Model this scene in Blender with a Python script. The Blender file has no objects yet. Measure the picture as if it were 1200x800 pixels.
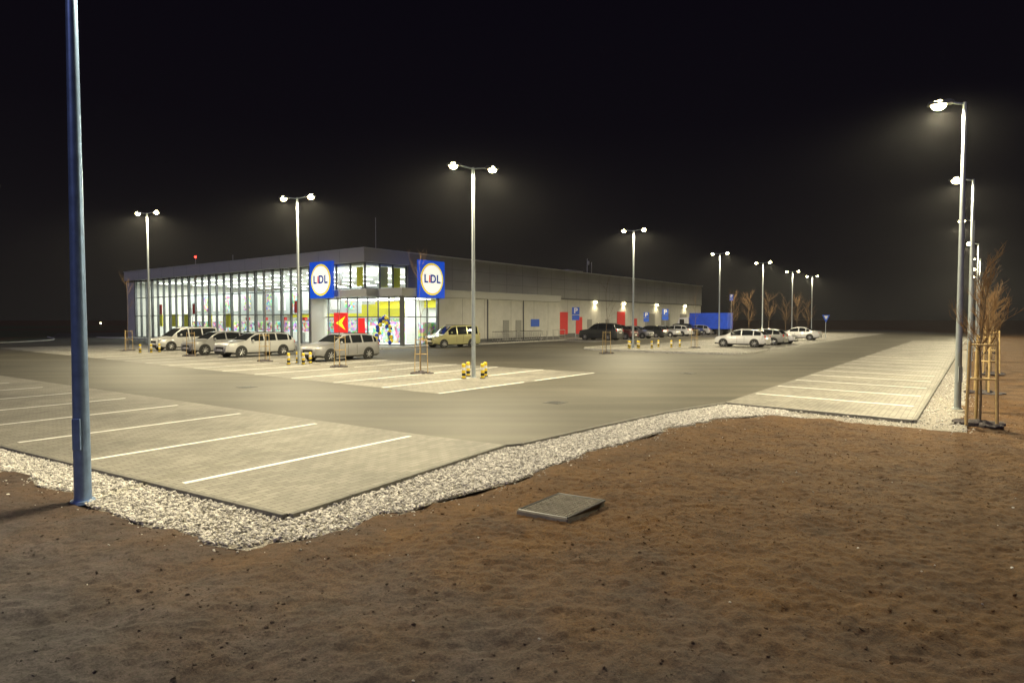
import bpy, math, random
import numpy as np
from mathutils import Vector, Matrix
random.seed(7); np.random.seed(7)
scene=bpy.context.scene
R=math.radians

# ------------------------------------------------------------ materials
def new_mat(name):
    m=bpy.data.materials.new(name); m.use_nodes=True
    nt=m.node_tree; b=nt.nodes['Principled BSDF']
    return m,nt,b
def mat(name,col,rough=0.6,metal=0.0,var=0.0,vscale=3.0,bump=0.0,bscale=40.0,emit=None,estr=0.0,coat=0.0,dist=0.01):
    m,nt,b=new_mat(name)
    b.inputs['Base Color'].default_value=(*col,1); b.inputs['Roughness'].default_value=rough
    b.inputs['Metallic'].default_value=metal
    if coat: b.inputs['Coat Weight'].default_value=coat; b.inputs['Coat Roughness'].default_value=0.05
    if emit:
        b.inputs['Emission Color'].default_value=(*emit,1); b.inputs['Emission Strength'].default_value=estr
        m.cycles.emission_sampling='NONE'
    tc=nt.nodes.new('ShaderNodeTexCoord')
    if var>0:
        n=nt.nodes.new('ShaderNodeTexNoise'); n.inputs['Scale'].default_value=vscale; n.inputs['Detail'].default_value=8
        nt.links.new(tc.outputs['Object'],n.inputs['Vector'])
        mr=nt.nodes.new('ShaderNodeMapRange'); mr.inputs['From Min'].default_value=.3; mr.inputs['From Max'].default_value=.7
        mr.inputs['To Min'].default_value=1-var; mr.inputs['To Max'].default_value=1+var
        nt.links.new(n.outputs['Fac'],mr.inputs['Value'])
        vm=nt.nodes.new('ShaderNodeVectorMath'); vm.operation='SCALE'; vm.inputs[0].default_value=col
        nt.links.new(mr.outputs[0],vm.inputs['Scale']); nt.links.new(vm.outputs[0],b.inputs['Base Color'])
    if bump>0:
        n2=nt.nodes.new('ShaderNodeTexNoise'); n2.inputs['Scale'].default_value=bscale; n2.inputs['Detail'].default_value=5
        nt.links.new(tc.outputs['Object'],n2.inputs['Vector'])
        bp=nt.nodes.new('ShaderNodeBump'); bp.inputs['Strength'].default_value=bump; bp.inputs['Distance'].default_value=dist
        nt.links.new(n2.outputs['Fac'],bp.inputs['Height']); nt.links.new(bp.outputs[0],b.inputs['Normal'])
    return m
def emis(name,col,s):
    m=bpy.data.materials.new(name); m.use_nodes=True; nt=m.node_tree; nt.nodes.clear()
    e=nt.nodes.new('ShaderNodeEmission'); e.inputs[0].default_value=(*col,1); e.inputs[1].default_value=s
    o=nt.nodes.new('ShaderNodeOutputMaterial'); nt.links.new(e.outputs[0],o.inputs[0]); m.cycles.emission_sampling='NONE'; return m
def ramp(nt,fac,stops):
    r=nt.nodes.new('ShaderNodeValToRGB'); els=r.color_ramp.elements
    while len(els)<len(stops): els.new(0.5)
    for e,(p,c) in zip(els,stops): e.position=p; e.color=(*c,1)
    nt.links.new(fac,r.inputs[0]); return r.outputs[0]
def noise(nt,vec,scale,detail=6,rough=.55):
    n=nt.nodes.new('ShaderNodeTexNoise'); n.inputs['Scale'].default_value=scale; n.inputs['Detail'].default_value=detail; n.inputs['Roughness'].default_value=rough
    nt.links.new(vec,n.inputs['Vector']); return n.outputs['Fac']
def mixc(nt,a,b,fac,mode='MIX'):
    m=nt.nodes.new('ShaderNodeMix'); m.data_type='RGBA'; m.blend_type=mode
    for s,v in ((6,a),(7,b)):
        if isinstance(v,tuple): m.inputs[s].default_value=(*v,1)
        else: nt.links.new(v,m.inputs[s])
    if isinstance(fac,float): m.inputs[0].default_value=fac
    else: nt.links.new(fac,m.inputs[0])
    return m.outputs[2]

def asphalt_mat():
    m,nt,b=new_mat('asphalt'); tc=nt.nodes.new('ShaderNodeTexCoord').outputs['Object']
    big=noise(nt,tc,.14,6); c=ramp(nt,big,[(.3,(.048,.043,.033)),(.55,(.076,.069,.053)),(.75,(.112,.102,.080))])
    mp=nt.nodes.new('ShaderNodeMapping'); mp.inputs['Rotation'].default_value=(0,0,R(-53)); mp.inputs['Scale'].default_value=(.06,1.1,1)
    nt.links.new(tc,mp.inputs[0]); st=noise(nt,mp.outputs[0],1.0,4)
    c=mixc(nt,c,ramp(nt,st,[(.35,(.65,.65,.65)),(.65,(1.3,1.3,1.3))]),.75,'MULTIPLY')
    mp2=nt.nodes.new('ShaderNodeMapping'); mp2.inputs['Rotation'].default_value=(0,0,R(35)); mp2.inputs['Scale'].default_value=(.05,.9,1)
    nt.links.new(tc,mp2.inputs[0]); st=noise(nt,mp2.outputs[0],1.0,4)
    c=mixc(nt,c,ramp(nt,st,[(.35,(.75,.75,.75)),(.65,(1.2,1.2,1.2))]),.7,'MULTIPLY')
    fine=noise(nt,tc,60,3); c=mixc(nt,c,ramp(nt,fine,[(.3,(.6,.6,.6)),(.7,(1.4,1.4,1.4))]),.85,'MULTIPLY')
    nt.links.new(c,b.inputs['Base Color']); b.inputs['Roughness'].default_value=.66
    bp=nt.nodes.new('ShaderNodeBump'); bp.inputs['Strength'].default_value=.5; bp.inputs['Distance'].default_value=.008
    nt.links.new(noise(nt,tc,45,4),bp.inputs['Height']); nt.links.new(bp.outputs[0],b.inputs['Normal']); return m
def paving_mat():
    m,nt,b=new_mat('block_paving'); tc=nt.nodes.new('ShaderNodeTexCoord').outputs['Object']
    mp=nt.nodes.new('ShaderNodeMapping'); mp.inputs['Rotation'].default_value=(0,0,R(-54.5)); nt.links.new(tc,mp.inputs[0])
    br=nt.nodes.new('ShaderNodeTexBrick'); nt.links.new(mp.outputs[0],br.inputs['Vector'])
    br.inputs['Scale'].default_value=1; br.inputs['Brick Width'].default_value=.24; br.inputs['Row Height'].default_value=.12
    br.inputs['Mortar Size'].default_value=.006; br.inputs['Mortar Smooth'].default_value=.2
    br.inputs['Color1'].default_value=(.180,.170,.152,1); br.inputs['Color2'].default_value=(.245,.233,.210,1); br.inputs['Mortar'].default_value=(.088,.082,.072,1)
    c=mixc(nt,br.outputs['Color'],ramp(nt,noise(nt,tc,.5,6),[(.3,(.66,.66,.66)),(.7,(1.25,1.24,1.19))]),.9,'MULTIPLY')
    c=mixc(nt,c,ramp(nt,noise(nt,tc,50,3),[(.3,(.8,.8,.8)),(.7,(1.2,1.2,1.2))]),.7,'MULTIPLY')
    nt.links.new(c,b.inputs['Base Color']); b.inputs['Roughness'].default_value=.7
    bp=nt.nodes.new('ShaderNodeBump'); bp.inputs['Strength'].default_value=.6; bp.inputs['Distance'].default_value=.006; bp.invert=True
    nt.links.new(br.outputs['Fac'],bp.inputs['Height']); nt.links.new(bp.outputs[0],b.inputs['Normal']); return m
def soil_mat():
    m,nt,b=new_mat('soil'); tcn=nt.nodes.new('ShaderNodeTexCoord'); tc=tcn.outputs['Object']
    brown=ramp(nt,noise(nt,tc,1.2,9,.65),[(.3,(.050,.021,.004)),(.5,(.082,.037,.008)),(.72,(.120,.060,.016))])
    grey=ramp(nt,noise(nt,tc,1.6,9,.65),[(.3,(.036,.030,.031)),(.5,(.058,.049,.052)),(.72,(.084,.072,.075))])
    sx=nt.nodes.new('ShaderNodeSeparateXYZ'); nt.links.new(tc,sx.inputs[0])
    # bluish light at near left painted in: soil colour shifts from brown to grey
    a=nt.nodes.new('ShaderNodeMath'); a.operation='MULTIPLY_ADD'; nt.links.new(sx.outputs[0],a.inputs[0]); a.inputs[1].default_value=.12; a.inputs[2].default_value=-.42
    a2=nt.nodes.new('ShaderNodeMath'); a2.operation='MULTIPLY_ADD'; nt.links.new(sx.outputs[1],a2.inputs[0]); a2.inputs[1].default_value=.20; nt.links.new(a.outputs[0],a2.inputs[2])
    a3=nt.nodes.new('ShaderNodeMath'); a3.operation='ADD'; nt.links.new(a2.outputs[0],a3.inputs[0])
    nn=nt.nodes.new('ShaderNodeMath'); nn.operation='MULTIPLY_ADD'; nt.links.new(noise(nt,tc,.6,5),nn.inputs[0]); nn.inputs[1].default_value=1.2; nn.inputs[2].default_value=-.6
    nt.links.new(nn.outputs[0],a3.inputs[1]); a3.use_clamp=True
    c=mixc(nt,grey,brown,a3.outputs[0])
    c=mixc(nt,c,ramp(nt,noise(nt,tc,45,5,.7),[(.3,(.4,.4,.4)),(.7,(1.6,1.6,1.6))]),.85,'MULTIPLY')
    c=mixc(nt,c,ramp(nt,noise(nt,tc,6,6,.7),[(.35,(.75,.75,.75)),(.65,(1.22,1.22,1.22))]),.8,'MULTIPLY')
    nt.links.new(c,b.inputs['Base Color']); b.inputs['Roughness'].default_value=.92
    bp=nt.nodes.new('ShaderNodeBump'); bp.inputs['Strength'].default_value=1.0; bp.inputs['Distance'].default_value=.024
    nt.links.new(noise(nt,tc,24,9,.78),bp.inputs['Height']); nt.links.new(bp.outputs[0],b.inputs['Normal']); return m
def glass_mat(name='glass',tint=(.88,.95,.94),refl=.10):
    m=bpy.data.materials.new(name); m.use_nodes=True; nt=m.node_tree; nt.nodes.clear()
    t=nt.nodes.new('ShaderNodeBsdfTransparent'); t.inputs[0].default_value=(*tint,1)
    g=nt.nodes.new('ShaderNodeBsdfGlossy'); g.inputs['Roughness'].default_value=.02
    mx=nt.nodes.new('ShaderNodeMixShader'); mx.inputs[0].default_value=refl
    o=nt.nodes.new('ShaderNodeOutputMaterial')
    nt.links.new(t.outputs[0],mx.inputs[1]); nt.links.new(g.outputs[0],mx.inputs[2]); nt.links.new(mx.outputs[0],o.inputs[0]); return m
def goods_mat():
    m,nt,b=new_mat('shelf_goods'); tc=nt.nodes.new('ShaderNodeTexCoord').outputs['Object']
    v=nt.nodes.new('ShaderNodeTexVoronoi'); v.distance='CHEBYCHEV'; v.inputs['Scale'].default_value=3.6; nt.links.new(tc,v.inputs['Vector'])
    hsv=nt.nodes.new('ShaderNodeHueSaturation'); hsv.inputs['Saturation'].default_value=.85; hsv.inputs['Value'].default_value=.8
    nt.links.new(v.outputs['Color'],hsv.inputs['Color']); nt.links.new(hsv.outputs[0],b.inputs['Base Color']); b.inputs['Roughness'].default_value=.5; return m
def cladding_mat():
    m,nt,b=new_mat('metal_cladding'); tc=nt.nodes.new('ShaderNodeTexCoord').outputs['Object']
    c=ramp(nt,noise(nt,tc,.25,5),[(.3,(.25,.25,.235)),(.7,(.33,.33,.31))])
    nt.links.new(c,b.inputs['Base Color']); b.inputs['Roughness'].default_value=.5; b.inputs['Metallic'].default_value=.15; return m

M={}
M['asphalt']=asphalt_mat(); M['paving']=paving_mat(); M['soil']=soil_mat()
M['gravelbase']=mat('gravel_base',(.26,.24,.21),.9,var=.5,vscale=30,bump=1,bscale=30,dist=.03)
M['stone']=mat('stone',(.52,.50,.47),.8,var=.6,vscale=14)
M['kerb']=mat('kerb_concrete',(.15,.145,.13),.8,var=.2,vscale=6,bump=.4)
M['kerblight']=mat('kerb_concrete_light',(.36,.35,.32),.8,var=.2,vscale=6,bump=.4)
M['paint']=mat('road_paint',(.80,.80,.77),.6,var=.15,vscale=5)
M['grass']=mat('grass',(.05,.065,.02),.95,var=.4,vscale=2,bump=1,bscale=15,dist=.05)
M['galv']=mat('galvanised_steel',(.24,.36,.60),.38,.6,var=.15,vscale=8)  # blue reflection on the near pole put into its base colour
M['galvgrey']=mat('painted_pole',(.33,.37,.40),.5,.3,var=.1,vscale=4)
M['darkmetal']=mat('dark_metal',(.10,.10,.105),.45,.5)
M['lens']=emis('lamp_lens',(1.0,.88,.46),60)
M['clad']=cladding_mat()
M['seam']=mat('seam_dark',(.10,.10,.10),.6)
M['trim']=mat('grey_trim',(.42,.42,.39),.55,.05)
M['doorgrey']=mat('door_grey',(.22,.22,.21),.5,.1)
M['trimlight']=mat('light_trim',(.52,.53,.51),.5,.1)
M['white']=mat('white_render',(.46,.455,.42),.8,var=.07,vscale=1.5)
M['white2']=mat('interior_white',(.8,.8,.78),.6)
M['floor']=mat('shop_floor',(.5,.5,.48),.25)
M['yellow']=mat('yellow_panel',(.75,.68,.03),.5)
M['red']=mat('red_panel',(.5,.02,.02),.5,emit=(.6,.02,.02),estr=.06)
M['glass']=glass_mat(); M['goods']=goods_mat()
M['mullion']=mat('mullion',(.12,.125,.13),.4,.4)
M['strip']=emis('ceiling_light',(1,1,.93),9)
M['roof']=mat('roof_membrane',(.15,.15,.15),.9)
M['signblue']=mat('sign_blue',(.0,.05,.45),.4,emit=(0,.07,.60),estr=.7)
M['signwhite']=mat('sign_white',(.8,.8,.6),.4,emit=(1,1,.85),estr=.85)
M['signyellow']=mat('sign_yellow',(.8,.7,.02),.4,emit=(1,.85,.03),estr=.7)
M['signred']=mat('sign_red',(.7,.02,.02),.4,emit=(.8,.02,.02),estr=.5)
M['signnavy']=mat('sign_navy',(.01,.03,.3),.4,emit=(0,.04,.4),estr=.4)
M['rubber']=mat('rubber',(.018,.018,.018),.8)
M['carglass']=mat('car_glass',(.012,.014,.016),.06)
M['rim']=mat('wheel_rim',(.45,.45,.46),.3,.8)
M['black']=mat('black_plastic',(.02,.02,.02),.5)
M['headl']=mat('headlamp',(.6,.6,.6),.1,.3)
M['taill']=mat('tail_lamp',(.45,.01,.01),.2)
M['plate']=mat('number_plate',(.7,.7,.65),.5)
M['bark']=mat('bark',(.12,.085,.05),.9,var=.3,vscale=15)
M['twig']=mat('twig',(.15,.085,.035),.9)
M['stake']=mat('timber_stake',(.38,.27,.12),.8,var=.25,vscale=8)
M['byellow']=mat('bollard_yellow',(.75,.55,.03),.5)
M['bwhite']=mat('bollard_white',(.7,.7,.68),.5)
M['concrete']=mat('concrete',(.17,.155,.13),.85,var=.3,vscale=7,bump=.5)
M['signback']=mat('road_sign_blue',(.01,.08,.5),.5)
M['bluetarp']=mat('blue_tarpaulin',(.01,.06,.5),.5,var=.15,vscale=2,emit=(.01,.08,.6),estr=.05)
M['bballoon']=mat('balloon_blue',(.01,.05,.45),.25); M['yballoon']=mat('balloon_yellow',(.8,.65,.03),.25)
M['chrome']=mat('chrome_wire',(.5,.5,.5),.3,.9)
_p={}
def paint(c):
    if c not in _p: _p[c]=mat('car_paint',c,.3,.25,coat=.8)
    return _p[c]

# ------------------------------------------------------------ mesh builder
class MB:
    def __init__(s): s.v=[];s.f=[];s.m=[]
    def add(s,vs,fs,mi=0):
        o=len(s.v); s.v+= [tuple(v) for v in vs]
        for f in fs: s.f.append(tuple(i+o for i in f)); s.m.append(mi)
    def box(s,a,b,mi=0,rz=0,c=None):
        x0,y0,z0=a;x1,y1,z1=b
        vs=[(x0,y0,z0),(x1,y0,z0),(x1,y1,z0),(x0,y1,z0),(x0,y0,z1),(x1,y0,z1),(x1,y1,z1),(x0,y1,z1)]
        s.add(vs,[(0,3,2,1),(4,5,6,7),(0,1,5,4),(1,2,6,5),(2,3,7,6),(3,0,4,7)],mi)
    def tube(s,p0,p1,r0,r1,n=8,mi=0,cap=True):
        p0=Vector(p0);p1=Vector(p1);d=(p1-p0)
        if d.length<1e-6: return
        d.normalize(); a=d.orthogonal().normalized(); b=d.cross(a)
        vs=[];
        for p,r in((p0,r0),(p1,r1)):
            for i in range(n):
                t=2*math.pi*i/n; vs.append(p+a*(r*math.cos(t))+b*(r*math.sin(t)))
        fs=[(i,(i+1)%n,n+(i+1)%n,n+i) for i in range(n)]
        if cap: fs+=[tuple(range(n))[::-1],tuple(range(n,2*n))]
        s.add(vs,fs,mi)
    def ellip(s,c,r,nu=10,nv=6,mi=0,rz=0):
        vs=[];fs=[]
        ca,sa=math.cos(rz),math.sin(rz)
        for j in range(nv+1):
            ph=-math.pi/2+math.pi*j/nv
            for i in range(nu):
                t=2*math.pi*i/nu; x=r[0]*math.cos(ph)*math.cos(t);y=r[1]*math.cos(ph)*math.sin(t)
                vs.append((c[0]+x*ca-y*sa,c[1]+x*sa+y*ca,c[2]+r[2]*math.sin(ph)))
        for j in range(nv):
            for i in range(nu): fs.append((j*nu+i,j*nu+(i+1)%nu,(j+1)*nu+(i+1)%nu,(j+1)*nu+i))
        s.add(vs,fs,mi)
    def obj(s,name,mats,parent=None,loc=(0,0,0),rz=0,smooth=False,bevel=0):
        me=bpy.data.meshes.new(name); me.from_pydata(s.v,[],s.f)
        for m in mats: me.materials.append(m)
        me.polygons.foreach_set('material_index',s.m)
        if smooth: me.polygons.foreach_set('use_smooth',[True]*len(s.f))
        me.update(); o=bpy.data.objects.new(name,me); scene.collection.objects.link(o)
        o.location=loc;o.rotation_euler=(0,0,rz)
        if parent: o.parent=parent
        if bevel:
            md=o.modifiers.new('bevel','BEVEL'); md.width=bevel; md.segments=2; md.limit_method='ANGLE'
        if smooth:
            md=o.modifiers.new('split','EDGE_SPLIT'); md.split_angle=R(38)
        return o
def empty(name,loc,rz=0):
    e=bpy.data.objects.new(name,None); scene.collection.objects.link(e); e.location=loc; e.rotation_euler=(0,0,rz); e.empty_display_size=.3; return e
def sheet(name,pts,z,m):
    b=MB(); b.add([(x,y,z) for x,y in pts],[tuple(range(len(pts)))]); o=b.obj(name,[m])
    if o.data.polygons[0].normal.z<0: o.data.flip_normals()
    return o

# ------------------------------------------------------------ site geometry (metres, camera foot at origin)
inner=[(-70,49),(-22.5,19.7),(-9.26,11.5),(-2.64,7.42),(-.155,11.58),(.15,11.7),(1.83,13.6),(3.8,15.72),(5.87,17.48),(9.12,14.4),(46.5,65.3),(72,100)]
outer=[(-70,47.5),(-22.5,18.3),(-12.5,12.3),(-7.84,9.74),(-5.32,7.93),(-3.98,7.05),(-3.17,6.57),(-2.57,6.37),(-2.23,6.64),(-1.57,7.32),(-.885,8.24),(0,9.11),(.83,10.3),(1.89,11.74),(3.2,13.3),(5.03,15.03),(6.16,15.4),(7.2,14.9),(8.23,13.93),(9.5,13.2),(12.65,17.6),(18.6,25.8),(47.9,65.9),(73.5,100)]
far=[(80,135),(20,150),(-30,120),(-75,105),(-58,80),(-52,66),(-90,66)]
SITE=np.array(outer+far)
def vnoise(x,y,seed=0):
    xi=np.floor(x).astype(np.int64);yi=np.floor(y).astype(np.int64);fx=x-xi;fy=y-yi
    fx=fx*fx*(3-2*fx);fy=fy*fy*(3-2*fy)
    def h(a,b):
        n=(a*374761393+b*668265263+seed*982451653)&0x7fffffff; n=((n^(n>>13))*1274126177)&0x7fffffff; n=n^(n>>16); return (n&0xffff)/65535.
    return (h(xi,yi)*(1-fx)+h(xi+1,yi)*fx)*(1-fy)+(h(xi,yi+1)*(1-fx)+h(xi+1,yi+1)*fx)*fy
def fbm(x,y,oct=4,seed=0):
    s=0;a=.5
    for i in range(oct): s=s+a*(vnoise(x,y,seed+i)-.5);x=x*2.03+3.1;y=y*2.03+7.7;a*=.5
    return s*2
def inside(px,py,poly):
    r=np.zeros(px.shape,bool);n=len(poly)
    for i in range(n):
        x0,y0=poly[i];x1,y1=poly[(i+1)%n]
        if y0==y1: continue
        c=((y0>py)!=(y1>py))&(px<(x1-x0)*(py-y0)/(y1-y0)+x0); r^=c
    return r
def sdist(px,py,poly):
    d=np.full(px.shape,1e9);n=len(poly)
    for i in range(n):
        x0,y0=poly[i];x1,y1=poly[(i+1)%n];dx,dy=x1-x0,y1-y0
        t=np.clip(((px-x0)*dx+(py-y0)*dy)/(dx*dx+dy*dy),0,1)
        d=np.minimum(d,np.hypot(px-x0-t*dx,py-y0-t*dy))
    return np.where(inside(px,py,poly),-d,d)
def edge_noise(X,Y): return .34*fbm(X*1.9,Y*1.9,4,5)
def height(X,Y):
    d=sdist(X,Y,SITE)+edge_noise(X,Y)
    t=np.clip((d+.16)/.30,0,1);t=t*t*(3-2*t)
    near=np.clip(1-(np.hypot(X,Y)-25)/30,0,1)
    rel=.07*fbm(X*.45,Y*.45,3,11)+near*(.040*fbm(X*2.3,Y*2.3,4,21)+.026*np.abs(fbm(X*8,Y*8,3,31))+.026*fbm(X*18,Y*18,2,41))
    tracks=near*.02*np.sin((X*.9-Y*.35)*4.2)*np.clip(fbm(X*.3,Y*.3,2,77)*3,0,1)
    rel=rel*np.clip(.4+d*.6,.4,1)
    return -.10*(1-t)+t*(-.035+rel+tracks)
def axis(segs):
    out=[]
    for a,b,n in segs: out+=list(np.linspace(a,b,n,endpoint=False))
    out.append(segs[-1][1]); return np.array(out)
xs=axis([(-900,-100,12),(-100,-30,22),(-30,-13,40),(-13,13,760),(13,30,60),(30,100,25),(100,900,12)])
ys=axis([(-60,0,12),(0,1.5,8),(1.5,17,520),(17,40,90),(40,140,35),(140,1500,16)])
X,Y=np.meshgrid(xs,ys); Z=height(X,Y)
nx,ny=len(xs),len(ys)
V=np.stack([X.ravel(),Y.ravel(),Z.ravel()],1)
I=np.arange(nx*ny).reshape(ny,nx); F=np.stack([I[:-1,:-1].ravel(),I[:-1,1:].ravel(),I[1:,1:].ravel(),I[1:,:-1].ravel()],1)
def npmesh(name,V,F,mt,smooth=True):
    me=bpy.data.meshes.new(name);k=F.shape[1]
    me.vertices.add(len(V));me.vertices.foreach_set('co',V.astype(np.float32).ravel())
    me.loops.add(F.size);me.loops.foreach_set('vertex_index',F.astype(np.int32).ravel())
    me.polygons.add(len(F));me.polygons.foreach_set('loop_start',np.arange(0,F.size,k,dtype=np.int32))
    me.update(calc_edges=True); me.polygons.foreach_set('use_smooth',np.full(len(F),smooth))
    me.materials.append(mt);o=bpy.data.objects.new(name,me);scene.collection.objects.link(o);return o
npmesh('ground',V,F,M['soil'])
sheet('gravel_bed',outer+inner[::-1],-.062,M['gravelbase'])
sheet('asphalt_road',inner+far,0,M['asphalt'])

def P(o,u,a,v,b): return (o[0]+u[0]*a+v[0]*b,o[1]+u[1]*a+v[1]*b)
U=(.6,.8);W_=(-.8,.6)
# loose gravel stones (one mesh)
ico=[];t_=(1+5**.5)/2
for a,b,c in((-1,t_,0),(1,t_,0),(-1,-t_,0),(1,-t_,0),(0,-1,t_),(0,1,t_),(0,-1,-t_),(0,1,-t_),(t_,0,-1),(t_,0,1),(-t_,0,-1),(-t_,0,1)): ico.append((a,b,c))
ico=np.array(ico)/np.hypot(1,t_)
icf=np.array([(0,11,5),(0,5,1),(0,1,7),(0,7,10),(0,10,11),(1,5,9),(5,11,4),(11,10,2),(10,7,6),(7,1,8),(3,9,4),(3,4,2),(3,2,6),(3,6,8),(3,8,9),(4,9,5),(2,4,11),(6,2,10),(8,6,7),(9,8,1)])
def stones(name,pts,zs,sizes,mt):
    n=len(pts);r=np.random.rand
    sc=sizes[:,None]*(.6+.7*r(n,3));sc[:,2]*=.65
    vv=ico[None]*sc[:,None,:]*(1+.35*(r(n,12,1)-.5))
    a=r(n)*6.283;ca,sa=np.cos(a)[:,None],np.sin(a)[:,None]
    til=(r(n)-.5)[:,None]*1.0
    x=vv[...,0]*ca-vv[...,1]*sa;y=vv[...,0]*sa+vv[...,1]*ca;z=vv[...,2]+x*til
    vv=np.stack([x+pts[:,0:1],y+pts[:,1:2],z+zs[:,None]],-1).reshape(-1,3)
    ff=(icf[None]+(np.arange(n)*12)[:,None,None]).reshape(-1,3)
    return npmesh(name,vv,ff,mt,False)
GR=outer+inner[::-1]
def sample(poly,n,x0,x1,y0,y1):
    x=np.random.uniform(x0,x1,n);y=np.random.uniform(y0,y1,n);k=inside(x,y,poly);return np.stack([x[k],y[k]],1)
g1=sample(GR,330000,-10,7,6,18); 
g2=sample(GR,110000,-22,20,9,28)
g=np.concatenate([g1,g2]); 
gd=sdist(g[:,0],g[:,1],SITE)+edge_noise(g[:,0],g[:,1])
g=g[gd<-.0]
stones('gravel_stones',g,np.full(len(g),-.05)+.03*np.random.rand(len(g)),.009+.020*np.random.rand(len(g))**2,M['stone'])
box=np.array([(-12,2),(14,2),(14,20),(-12,20)])
c=sample(box,52000,-12,14,2,20); cd=sdist(c[:,0],c[:,1],SITE)+edge_noise(c[:,0],c[:,1]);
keep=(cd>.05)&(fbm(c[:,0]*1.3,c[:,1]*1.3,3,99)>np.random.uniform(-.7,.5,len(c))); c=c[keep]
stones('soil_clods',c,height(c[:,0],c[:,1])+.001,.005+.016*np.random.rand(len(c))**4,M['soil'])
c=sample(box,40000,-12,14,2,20); cd=sdist(c[:,0],c[:,1],SITE)+edge_noise(c[:,0],c[:,1]);r_=np.random.rand(len(c));c=c[(cd>-.15)&((r_<np.exp(-np.abs(cd)*7))|(r_<.006))]
stones('stray_gravel',c,height(c[:,0],c[:,1])+.004,.007+.011*np.random.rand(len(c))**2,M['stone'])

# paved bays
A=[(-2.64,7.42),(-.155,11.58),(-2.0,12.72),(-20.9,25.9),(-55,48.5),(-58,43.5),(-22.5,19.7),(-9.26,11.5)]
sheet('paved_bays',A,.005,M['paving'])
B0=(-2.22,19.5);BU=(.606,.795);BV=(-.78,.625)
Bq=[B0,P(B0,BU,9.7,BV,0),P(B0,BU,9.7,BV,50),P(B0,BU,0,BV,50)]
sheet('paved_bays',Bq,.005,M['paving'])
Rq=[(5.87,17.48),(9.12,14.4),(46.5,65.3),(42.6,67.5)]
sheet('paved_bays',Rq,.005,M['paving'])
D0=(15,42);Dq=[D0,P(D0,U,0,W_,12),P(D0,U,75,W_,12),P(D0,U,75,W_,0)]
sheet('paved_bays',Dq,.005,M['paving'])
C=(-12.7,55.0)
Gq=[P(C,U,20,W_,-6.5),P(C,U,20,W_,-11.5),P(C,U,78,W_,-11.5),P(C,U,78,W_,-6.5)]
sheet('paved_bays',Gq,.005,M['paving'])
Fq=[P(C,U,-3.5,W_,-6),P(C,U,20,W_,-6),P(C,U,80,W_,-3),P(C,U,80,W_,-.01),P(C,U,-.01,W_,-.01),P(C,U,-.01,W_,47),P(C,U,-3.5,W_,47)]
sheet('pavement',Fq,.03,M['paving'])
mk=MB()
def line(p,q,w=.11,z=.010):
    p=Vector(p);q=Vector(q);d=(q-p).normalized();n=Vector((-d.y,d.x))*w/2
    mk.add([(*(p-n),z),(*(q-n),z),(*(q+n),z),(*(p+n),z)],[(0,1,2,3)])
for k in range(16): line((-4.6-2.3*k,8.83+1.47*k),(-2.0-2.31*k,12.42+1.5*k))
for k in range(0,18):
    a=P(B0,BU,.05,BV,2.7*k+.1);b=P(B0,BU,4.5,BV,2.7*k+.1);line(a,b,.12)
    a=P(B0,BU,5.2,BV,2.7*k+.1);b=P(B0,BU,9.6,BV,2.7*k+.1);line(a,b,.12)
for k in range(1,20): line((5.95+1.6*k,17.4+2.2*k),(9.0+1.6*k,14.5+2.2*k),.12 if k<5 else .09)
line((6.0,17.35),(8.95,14.6),.12)
for k in range(0,27):
    for s0 in(.1,6.6): line(P(D0,U,2.75*k+.1,W_,s0),P(D0,U,2.75*k+.1,W_,s0+5),.12)
for k in range(0,21): line(P(C,U,20.1+2.75*k,W_,-6.6),P(C,U,20.1+2.75*k,W_,-11.4),.12)
mk.obj('parking_markings',[M['paint']])
# kerbs
def kerb(name,pts,w=.10,z0=-.16,z1=.02,m='kerb'):
    b=MB()
    for i in range(len(pts)-1):
        p=Vector(pts[i]);q=Vector(pts[i+1]);d=(q-p);L=d.length;d/=L;n=Vector((d.y,-d.x))
        k=max(1,int(round(L)));k=min(k,60)
        for j in range(k):
            a=p+d*(L*j/k+.004);c=p+d*(L*(j+1)/k-.004);m1=n*w
            b.add([(*a,z0),(*c,z0),(*(c+m1),z0),(*(a+m1),z0),(*a,z1),(*c,z1),(*(c+m1),z1),(*(a+m1),z1)],[(0,3,2,1),(4,5,6,7),(0,1,5,4),(1,2,6,5),(2,3,7,6),(3,0,4,7)])
    b.obj(name,[M[m]],bevel=.008)
kerb('kerb',inner[1:],.08)
kerb('kerb',[P(C,U,-3.5,W_,47),P(C,U,-3.5,W_,-6),P(C,U,20,W_,-6),P(C,U,80,W_,-3)],.14,-.01,.10,'kerblight')
def smoothpts(p,n=6):
    out=[];p=[p[0]]+p+[p[-1]]
    for i in range(1,len(p)-2):
        for j in range(n):
            t=j/n;a,b,c2,d=[Vector(q) for q in p[i-1:i+3]]
            out.append(tuple(.5*((2*b)+(c2-a)*t+(2*a-5*b+4*c2-d)*t*t+(3*b-a-3*c2+d)*t**3)))
    out.append(p[-2]);return out
kerb('kerb',smoothpts([P(D0,U,9,W_,12.1),P(D0,U,2,W_,12.1),P(D0,U,-.6,W_,11),P(D0,U,-1.2,W_,7),P(D0,U,-1.2,W_,3),P(D0,U,-.4,W_,-.1),P(D0,U,6,W_,-.2)],8),.14,-.01,.12,'kerblight')
kerb('kerb',smoothpts([(-58,50),(-50,60),(-49.5,66),(-52,72),(-60,82)],6),.14,-.01,.10,'kerblight')
sheet('grass_verge',[(-90,66.5),(-52,66.5),(-58,80),(-75,105),(-110,200),(-300,250),(-300,66.5)],-.03,M['grass'])
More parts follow.
